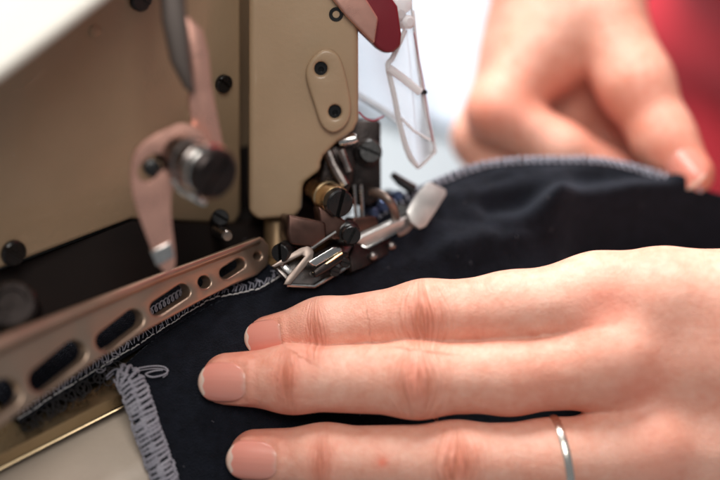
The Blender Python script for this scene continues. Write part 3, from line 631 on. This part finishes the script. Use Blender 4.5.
# ------------------------------------------------------------------ signed-distance bodies
def cap(P, a, b, ra, rb):
    d = b - a; t = np.clip(((P - a) @ d) / (d @ d), 0, 1)
    return np.linalg.norm(P - a - t[:, None] * d, axis=1) - (ra + t * (rb - ra))
def smin(a, b, k): h = np.clip(k - np.abs(a - b), 0, None) / k; return np.minimum(a, b) - h * h * k * .25
def chain(P, js, k=.3):
    r = None
    for i in range(len(js) - 1):
        c = cap(P, js[i][0], js[i + 1][0], js[i][1], js[i + 1][1]); r = c if r is None else smin(r, c, k)
    return r
def J(*a): return [(W(u, v, d), r) for (u, v, d, r) in a]
def WL(u, v, d): return W(u, v, d + .4 + (v - 316) * .0072)
def JL(*a): return [(WL(u, v, d), r * (d + .4 + (v - 316) * .0072) / d) for (u, v, d, r) in a]
def nets(f, lo, hi, h, B=8):
    """surface nets over f, evaluated only in blocks near the surface"""
    lo = np.array(lo, float); n = np.ceil((np.array(hi) - lo) / (h * B)).astype(int) + 1
    cs = h * B
    ci = np.stack(np.meshgrid(*[np.arange(k) for k in n], indexing='ij'), -1).reshape(-1, 3)
    cc = lo + (ci + .5) * cs; fv = f(cc).astype(np.float32)
    N = n * B + 1; vol = np.empty(tuple(N), np.float32)
    big = np.repeat(np.repeat(np.repeat(fv.reshape(tuple(n)), B, 0), B, 1), B, 2); vol[:-1, :-1, :-1] = big; vol[-1] = 9; vol[:, -1] = 9; vol[:, :, -1] = 9
    act = ci[np.abs(fv) < cs * 1.25]
    loc = np.stack(np.meshgrid(*[np.arange(B + 1)] * 3, indexing='ij'), -1).reshape(-1, 3)
    for s in range(0, len(act), 1500):
        idx = (act[s:s + 1500, None, :] * B + loc[None]).reshape(-1, 3)
        vol[idx[:, 0], idx[:, 1], idx[:, 2]] = f(lo + idx * h)
    ins = vol < 0; c8 = [(i, j, k) for i in (0, 1) for j in (0, 1) for k in (0, 1)]
    sh = tuple(N - 1); cnt = np.zeros(sh, np.int8)
    for (i, j, k) in c8: cnt += ins[i:i + sh[0], j:j + sh[1], k:k + sh[2]]
    A = np.argwhere((cnt > 0) & (cnt < 8)); ids = -np.ones(sh, np.int32); ids[A[:, 0], A[:, 1], A[:, 2]] = np.arange(len(A))
    acc = np.zeros((len(A), 3)); num = np.zeros(len(A))
    val = {c: vol[A[:, 0] + c[0], A[:, 1] + c[1], A[:, 2] + c[2]] for c in c8}
    for a in c8:
        for ax_ in range(3):
            if a[ax_]: continue
            b = list(a); b[ax_] = 1; b = tuple(b); va, vb = val[a], val[b]; m_ = (va < 0) != (vb < 0)
            t = va[m_] / (va[m_] - vb[m_]); p = np.tile(np.array(a, float), (m_.sum(), 1)); p[:, ax_] = t; acc[m_] += p; num[m_] += 1
    V = lo + (A + acc / num[:, None]) * h
    for _ in range(2):
        e = h * .5; f0 = f(V); g = np.stack([f(V + np.eye(3)[i] * e) - f(V - np.eye(3)[i] * e) for i in range(3)], -1) / (2 * e)
        gn = np.maximum(np.linalg.norm(g, axis=1), .3); V = V - g / gn[:, None] * np.clip(f0 / gn, -h, h)[:, None]
    Fs = []
    for ax_ in range(3):
        o1, o2 = [(1, 2), (2, 0), (0, 1)][ax_]
        s0 = [slice(None)] * 3; s1 = [slice(None)] * 3; s0[ax_] = slice(0, -1); s1[ax_] = slice(1, None)
        a, b = ins[tuple(s0)], ins[tuple(s1)]
        for flip in (0, 1):
            E = np.argwhere(a & ~b if not flip else ~a & b)
            E = E[(E[:, o1] > 0) & (E[:, o2] > 0) & (E[:, o1] < sh[o1]) & (E[:, o2] < sh[o2])]
            def g_(d1, d2): q = E.copy(); q[:, o1] += d1; q[:, o2] += d2; return ids[q[:, 0], q[:, 1], q[:, 2]]
            qd = np.stack([g_(-1, -1), g_(0, -1), g_(0, 0), g_(-1, 0)], -1)
            if flip: qd = qd[:, ::-1]
            Fs.append(qd[(qd >= 0).all(1)])
    return V, np.concatenate(Fs)

# front (left) hand --------------------------------------------------------
IDX = JL((270, 338, 32.55, .47), (322, 329, 32.4, .60), (425, 317, 32.1, .71), (510, 310, 32.1, .74), (598, 299, 32.2, .90))
MID = JL((228, 379, 31.6, .53), (292, 379, 31.45, .64), (417, 379, 31.15, .735), (510, 376, 31.3, .73), (612, 364, 31.5, .90))
RNG = JL((256, 456, 30.9, .53), (325, 459, 30.75, .64), (455, 461, 30.5, .725), (548, 459, 30.7, .735), (645, 450, 30.9, .90))
PNK = JL((372, 530, 30.7, .46), (425, 530, 30.5, .54), (505, 528, 30.3, .62), (570, 524, 30.4, .64), (660, 516, 30.7, .84))
THB = JL((575, 296, 34.1, .62), (645, 304, 34.0, .78), (745, 316, 33.6, 1.05), (900, 370, 32.6, 1.5))
ELB = (W(1900, 420, 37), 3.6)
FOLDN = []
for fin, Ln, Wn, rl in ((IDX, .43, .35, .15), (MID, .52, .405, -.08), (RNG, .55, .405, -.08)):
    T, Jd = fin[0][0], fin[1][0]; e1 = nrm(T - Jd); up = nrm(-FW - e1 * np.dot(-FW, e1)); e2 = np.cross(e1, up)
    up = nrm(up * math.cos(rl) + e2 * math.sin(rl)); e2 = np.cross(e1, up); pts = []
    for a_ in np.linspace(-1, 1, 11):
        w = min(1, (1 - abs(a_)) * 2.6); sx = -Ln * 1.06 * (1 - (1 - w) ** 2) + Ln * .45 * (1 - w) if w < 1 else -Ln * 1.06 * (1 - .10 * a_ * a_)
        ta = max(-1, min(1, a_ * 1.35)); ph_ = ta * math.asin(min(.96, Wn * 1.08 / fin[0][1])); q = -sx / np.linalg.norm(T - Jd); rr = fin[0][1] + (fin[1][1] - fin[0][1]) * max(0, q)
        pts.append(T + e1 * sx + (e2 * math.sin(ph_) + up * math.cos(ph_)) * (rr - .055))
    FOLDN.append((np.array(pts), .075))
def hand_l(P):
    P = np.asarray(P)
    f = chain(P, IDX[:4] + IDX[4:], .35)
    for fin in (MID, RNG, PNK):
        g = chain(P, fin, .35); f = smin(f, g, .015)
    pal = chain(P, [IDX[4], *JL((665, 302, 32.05, .96), (740, 308, 32.0, 1.02), (960, 385, 31.7, 1.4))], .8)
    for base, (u, v, d, r) in ((MID[4], (760, 366, 31.35, 1.02)), (RNG[4], (770, 440, 31.0, 1.0)), (PNK[4], (780, 500, 30.9, .95))):
        pal = smin(pal, chain(P, [base, *JL((u, v, d, r), (960, 400 + (v - 370) * .35, 31.5, 1.5))], .5), .75)
    pal = smin(pal, chain(P, JL((690, 330, 32.7, .9), (700, 460, 31.9, .9)), .3), .8)
    f = smin(f, pal, .42)
    f = smin(f, chain(P, THB, .4), .35)
    arm = chain(P, [*JL((950, 392, 31.7, 2.0), (1060, 400, 32.0, 1.95), (1400, 410, 34, 2.7)), ELB], 1.0)
    f = smin(f, arm, 1.0)
    # knuckle heads, a valley between the metacarpals
    for c, r in ((WL(618, 356, 31.0), .40), (WL(655, 444, 30.4), .40)):
        f = smin(f, np.linalg.norm(P - c, axis=1) - r, .8)
    for pts, rad in FOLDN:
        bb = np.linalg.norm(P - pts.mean(0), axis=1) < 1.2
        if bb.any():
            q_ = P[bb]; g = cap(q_, pts[0], pts[1], rad * .5, rad)
            for i in range(1, len(pts) - 1): g = np.minimum(g, cap(q_, pts[i], pts[i + 1], rad, rad if i < len(pts) - 2 else rad * .5))
            f[bb] = smin(f[bb], g, .09)
    return f
VL, FL = nets(hand_l, np.min([W(190, 290, 31), W(190, 560, 29), W(1250, 560, 29)], 0) - np.array([.5, 1.5, 3.0]), np.max([W(190, 250, 34), W(1180, 250, 35)], 0) + np.array([.5, 2.5, 3.5]), .055)
def close_end(V, F): return V, F
# back (right) hand --------------------------------------------------------
TH2 = J((692, 174, 36.6, .52), (664, 138, 37.0, .70), (636, 84, 37.4, .86), (600, 18, 38.2, 1.1))
IX2 = J((612, 176, 38.0, .60), (560, 152, 37.8, .70), (498, 112, 37.9, .74), (548, 46, 38.6, 1.05))
MD2 = J((570, 190, 39.0, .62), (505, 168, 38.8, .72), (484, 138, 39.0, .78), (528, 45, 39.6, 1.05))
WR2 = W(585, -90, 39.5); EL2 = (W(900, -700, 42), 3.4)
def hand_r(P):
    P = np.asarray(P)
    f = smin(chain(P, IX2, .3), chain(P, MD2, .3), .1)
    pal = smin(chain(P, [IX2[3], (WR2, 1.9)], .4), chain(P, [MD2[3], (WR2 + np.array([-.3, .6, 0]), 1.9)], .4), .9)
    pal = smin(pal, chain(P, [TH2[3], (WR2, 1.8)], .4), .8)
    pal = smin(pal, chain(P, J((565, 30, 39.4, 1.2), (572, 100, 40.0, 1.0), (610, 140, 40.0, .8), (650, 165, 39.8, .6)), .4), .6)
    f = smin(f, pal, .7); f = smin(f, chain(P, TH2, .4), .22)
    return smin(f, chain(P, [(WR2, 1.95), (W(640, -240, 40), 2.5), EL2], 1.), .8)
pts_ = np.array([W(470, 200, 38), W(720, 200, 36), W(480, -100, 40), W(760, -320, 40), W(480, 100, 40)])
VR, FR = nets(hand_r, pts_.min(0) - 3.0, pts_.max(0) + 3.5, .11)

per = thing('person', (22, 16, ZT), 'person in a red shirt guiding navy cloth into the machine with both hands', 'person')
V = np.concatenate([VL, VR]); Fq = np.concatenate([FL, FR + len(VL)])
# --- skin attributes in finger coordinates
kn = np.zeros((len(V), 3)); fid_ = np.zeros(len(V)); best = np.full(len(V), 9.0); red = np.zeros(len(V))
for fin, tw_ in ((IDX, 1), (MID, 2), (RNG, 3), (PNK, 4)):
    for ji, typ in ((1, .5), (2, 1.0)):
        c = fin[ji][0]; e1 = nrm(fin[ji + 1][0] - fin[ji - 1][0]); up = nrm(-FW - e1 * np.dot(-FW, e1)); e2 = np.cross(e1, up)
        cs = c + up * fin[ji][1]; D = V - cs; al = D @ e1; ac = D @ e2; hgt = D @ up
        dist = np.sqrt(al ** 2 + (ac * .9) ** 2 + (hgt * .4) ** 2); m_ = (dist < best) & (hgt > -.75) & (np.abs(ac) < .85)
        kn[m_] = np.stack([al, ac, np.full(len(V), typ)], -1)[m_]; best[m_] = dist[m_]; fid_[m_] = tw_ + typ * 3
        red += (.55 if typ == 1 else .55) * np.exp(-(al / (.42 if typ == 1 else .28)) ** 2 - (ac / .55) ** 2) * (hgt > -.8)
    c = fin[0][0]; red += .60 * np.exp(-(np.linalg.norm(V - c, axis=1) / .8) ** 2)
far = best > 1.15; kn[far] = 0
for (u, v, d, s, A) in ((632, 374, 30.9, .65, .85), (658, 455, 30.2, .7, .6), (610, 300, 31.2, .7, .5), (590, 330, 31.2, .5, .3), (480, 330, 31, .5, .2), (540, 395, 30.6, .6, .2), (750, 400, 30.6, .9, .25), (382, 463, 29.85, .10, .9), (382, 463, 29.85, .22, .25),
                        (700, 330, 31.2, 1.0, .2), (490, 112, 37.6, .9, .6), (690, 172, 36.3, .9, .6), (610, 120, 37.5, 1.2, .4), (640, 100, 37, .7, .25), (570, 100, 37.6, .9, .45)):
    red += A * np.exp(-(np.linalg.norm(V - (WL if v > 280 else W)(u, v, d), axis=1) / s) ** 2)
me = bpy.data.meshes.new('body'); c0 = ORIG[per]
me.from_pydata([tuple(p) for p in (V - c0) * SC], [], [tuple(map(int, f)) for f in Fq]); me.update()
me.polygons.foreach_set('use_smooth', [True] * len(me.polygons))
a = me.attributes.new('kn', 'FLOAT_VECTOR', 'POINT'); a.data.foreach_set('vector', kn.astype(np.float32).ravel())
a = me.attributes.new('fid', 'FLOAT', 'POINT'); a.data.foreach_set('value', fid_.astype(np.float32))
a = me.attributes.new('red', 'FLOAT', 'POINT'); a.data.foreach_set('value', np.clip(red, 0, 1).astype(np.float32))
me.materials.append(M['skin'])
bd = bpy.data.objects.new('body', me); COL.objects.link(bd); bd.parent = per; ORIG[bd] = c0.copy()
# --- nails
def nail(f, fin, Ln, Wn, roll=0.0, shift=.05, upw=None):
    T, Jd = fin[0][0], fin[1][0]; e1 = nrm(T - Jd); up0 = -FW if upw is None else upw
    up = nrm(up0 - e1 * np.dot(up0, e1)); e2 = np.cross(e1, up)
    up = nrm(up * math.cos(roll) + e2 * math.sin(roll)); e2 = np.cross(e1, up)
    c = T + e1 * shift
    def hit(p):
        t = 1.6
        for _ in range(60):
            d = float(f(np.array([p + up * t]))[0])
            if d < .002: break
            t -= d * .8
        return t
    h0 = hit(c - e1 * Ln * .7); h1 = hit(c + e1 * Ln * .15); sl_ = (h1 - h0) / (Ln * .85)
    Rn = fin[0][1] * 1.02; ns, nt2 = 22, 17; vs = []; nl = []
    for i in range(ns):
        s_ = -1 + 2 * i / (ns - 1); w = Wn * (1 - .34 * max(0, -s_) ** 3 - .30 * max(0, s_) ** 4)
        for j in range(nt2):
            t_ = -1 + 2 * j / (nt2 - 1); ph_ = t_ * math.asin(min(.93, w / Rn))
            s2 = s_ - (.20 * t_ * t_ * max(0, s_)) + (.24 * t_ * t_ * max(0, -s_))
            hh = h1 + sl_ * (s2 * Ln - Ln * .15) * .75 + Rn * (math.cos(ph_) - 1) - .05 * max(0, s2) ** 2 + .020 + .010 * s2
            vs.append(c + e1 * s2 * Ln + e2 * Rn * math.sin(ph_) + up * hh); nl.append((s2 + 1) / 2 + .02 * math.sin(t_ * 9))
    fs = [(i * nt2 + j, i * nt2 + j + 1, (i + 1) * nt2 + j + 1, (i + 1) * nt2 + j) for i in range(ns - 1) for j in range(nt2 - 1)]
    o = MB().add(vs, fs).build('fingernail', M['nail'], bd, smooth=0)
    at = o.data.attributes.new('nl', 'FLOAT', 'POINT'); at.data.foreach_set('value', np.array(nl, np.float32))
    at = o.data.attributes.new('nt', 'FLOAT', 'POINT'); at.data.foreach_set('value', np.tile(np.linspace(0, 1, nt2), ns).astype(np.float32) + fin[0][1] * 9)
    md = o.modifiers.new('thick', 'SOLIDIFY'); md.thickness = .035 * SC; md.offset = 0
nail(hand_l, IDX, .44, .35, .15, -.0)
nail(hand_l, MID, .52, .405, -.08, -.0)
nail(hand_l, RNG, .55, .405, -.08, -.02)
nail(hand_r, TH2, .5, .42, .3, -.08)
# --- shirt: torso and sleeves of red jersey
SHO_L = W(1900, 420, 37)
T0 = W(757, 100, 50)
def shirt(P):
    q = P - T0; wob = .45 * np.sin(q[:, 2] * .9 + q[:, 0] * .7) + .3 * np.sin(q[:, 2] * 1.7 - q[:, 0] * 1.1 + 1.0) + .25 * np.sin(q[:, 0] * 1.9 + q[:, 1] * 1.3)
    e = np.array([1.0, .75, 1.0]); g = cap(P * e, (T0 + np.array([2.5, 3, -14])) * e, (T0 + np.array([6.5, 4, 30])) * e, 8.2, 8.6) / 1.0
    s1 = chain(P, [(T0 + np.array([7, 2, 26]), 6.0), (EL2[0] + np.array([0, 0, 0]), 4.4)], 1)
    s2 = chain(P, [(T0 + np.array([12, -3, 24]), 6.0), (ELB[0], 4.7)], 1)
    return smin(smin(g, s1, 2), s2, 2) + wob * .85
lo = T0 + np.array([-12, -26, -26]); hi = T0 + np.array([40, 24, 44])
VS, FS = nets(shirt, lo, hi, .5)
me = bpy.data.meshes.new('shirt'); me.from_pydata([tuple(p) for p in (VS - c0) * SC], [], [tuple(map(int, f)) for f in FS]); me.update()
me.polygons.foreach_set('use_smooth', [True] * len(me.polygons)); me.materials.append(M['shirt'])
so = bpy.data.objects.new('shirt', me); COL.objects.link(so); so.parent = per
# --- ring on the ring finger
c = WL(560, 457, 30.72); e1 = nrm(RNG[4][0] - RNG[3][0]); e1 = nrm(e1 + .10 * UPV)
rr_ = .835; ax, u_, w_ = basis(e1); sec = [(-.088, .0), (-.08, .04), (-.04, .06), (.04, .06), (.08, .04), (.088, .0), (.065, -.03), (-.065, -.03)]
vs = []; S = 64
for k in range(S):
    a = 2 * math.pi * k / S; d = math.cos(a) * u_ + math.sin(a) * w_
    vs += [c + ax * t + d * (rr_ + r) for t, r in sec]
m_ = len(sec); fs = [(k * m_ + i, k * m_ + (i + 1) % m_, ((k + 1) % S) * m_ + (i + 1) % m_, ((k + 1) % S) * m_ + i) for k in range(S) for i in range(m_)]
rg = MB().add(vs, fs).build('finger_ring', M['silver']); tag(rg, 'thin plain silver ring on the ring finger of the near hand', 'ring')
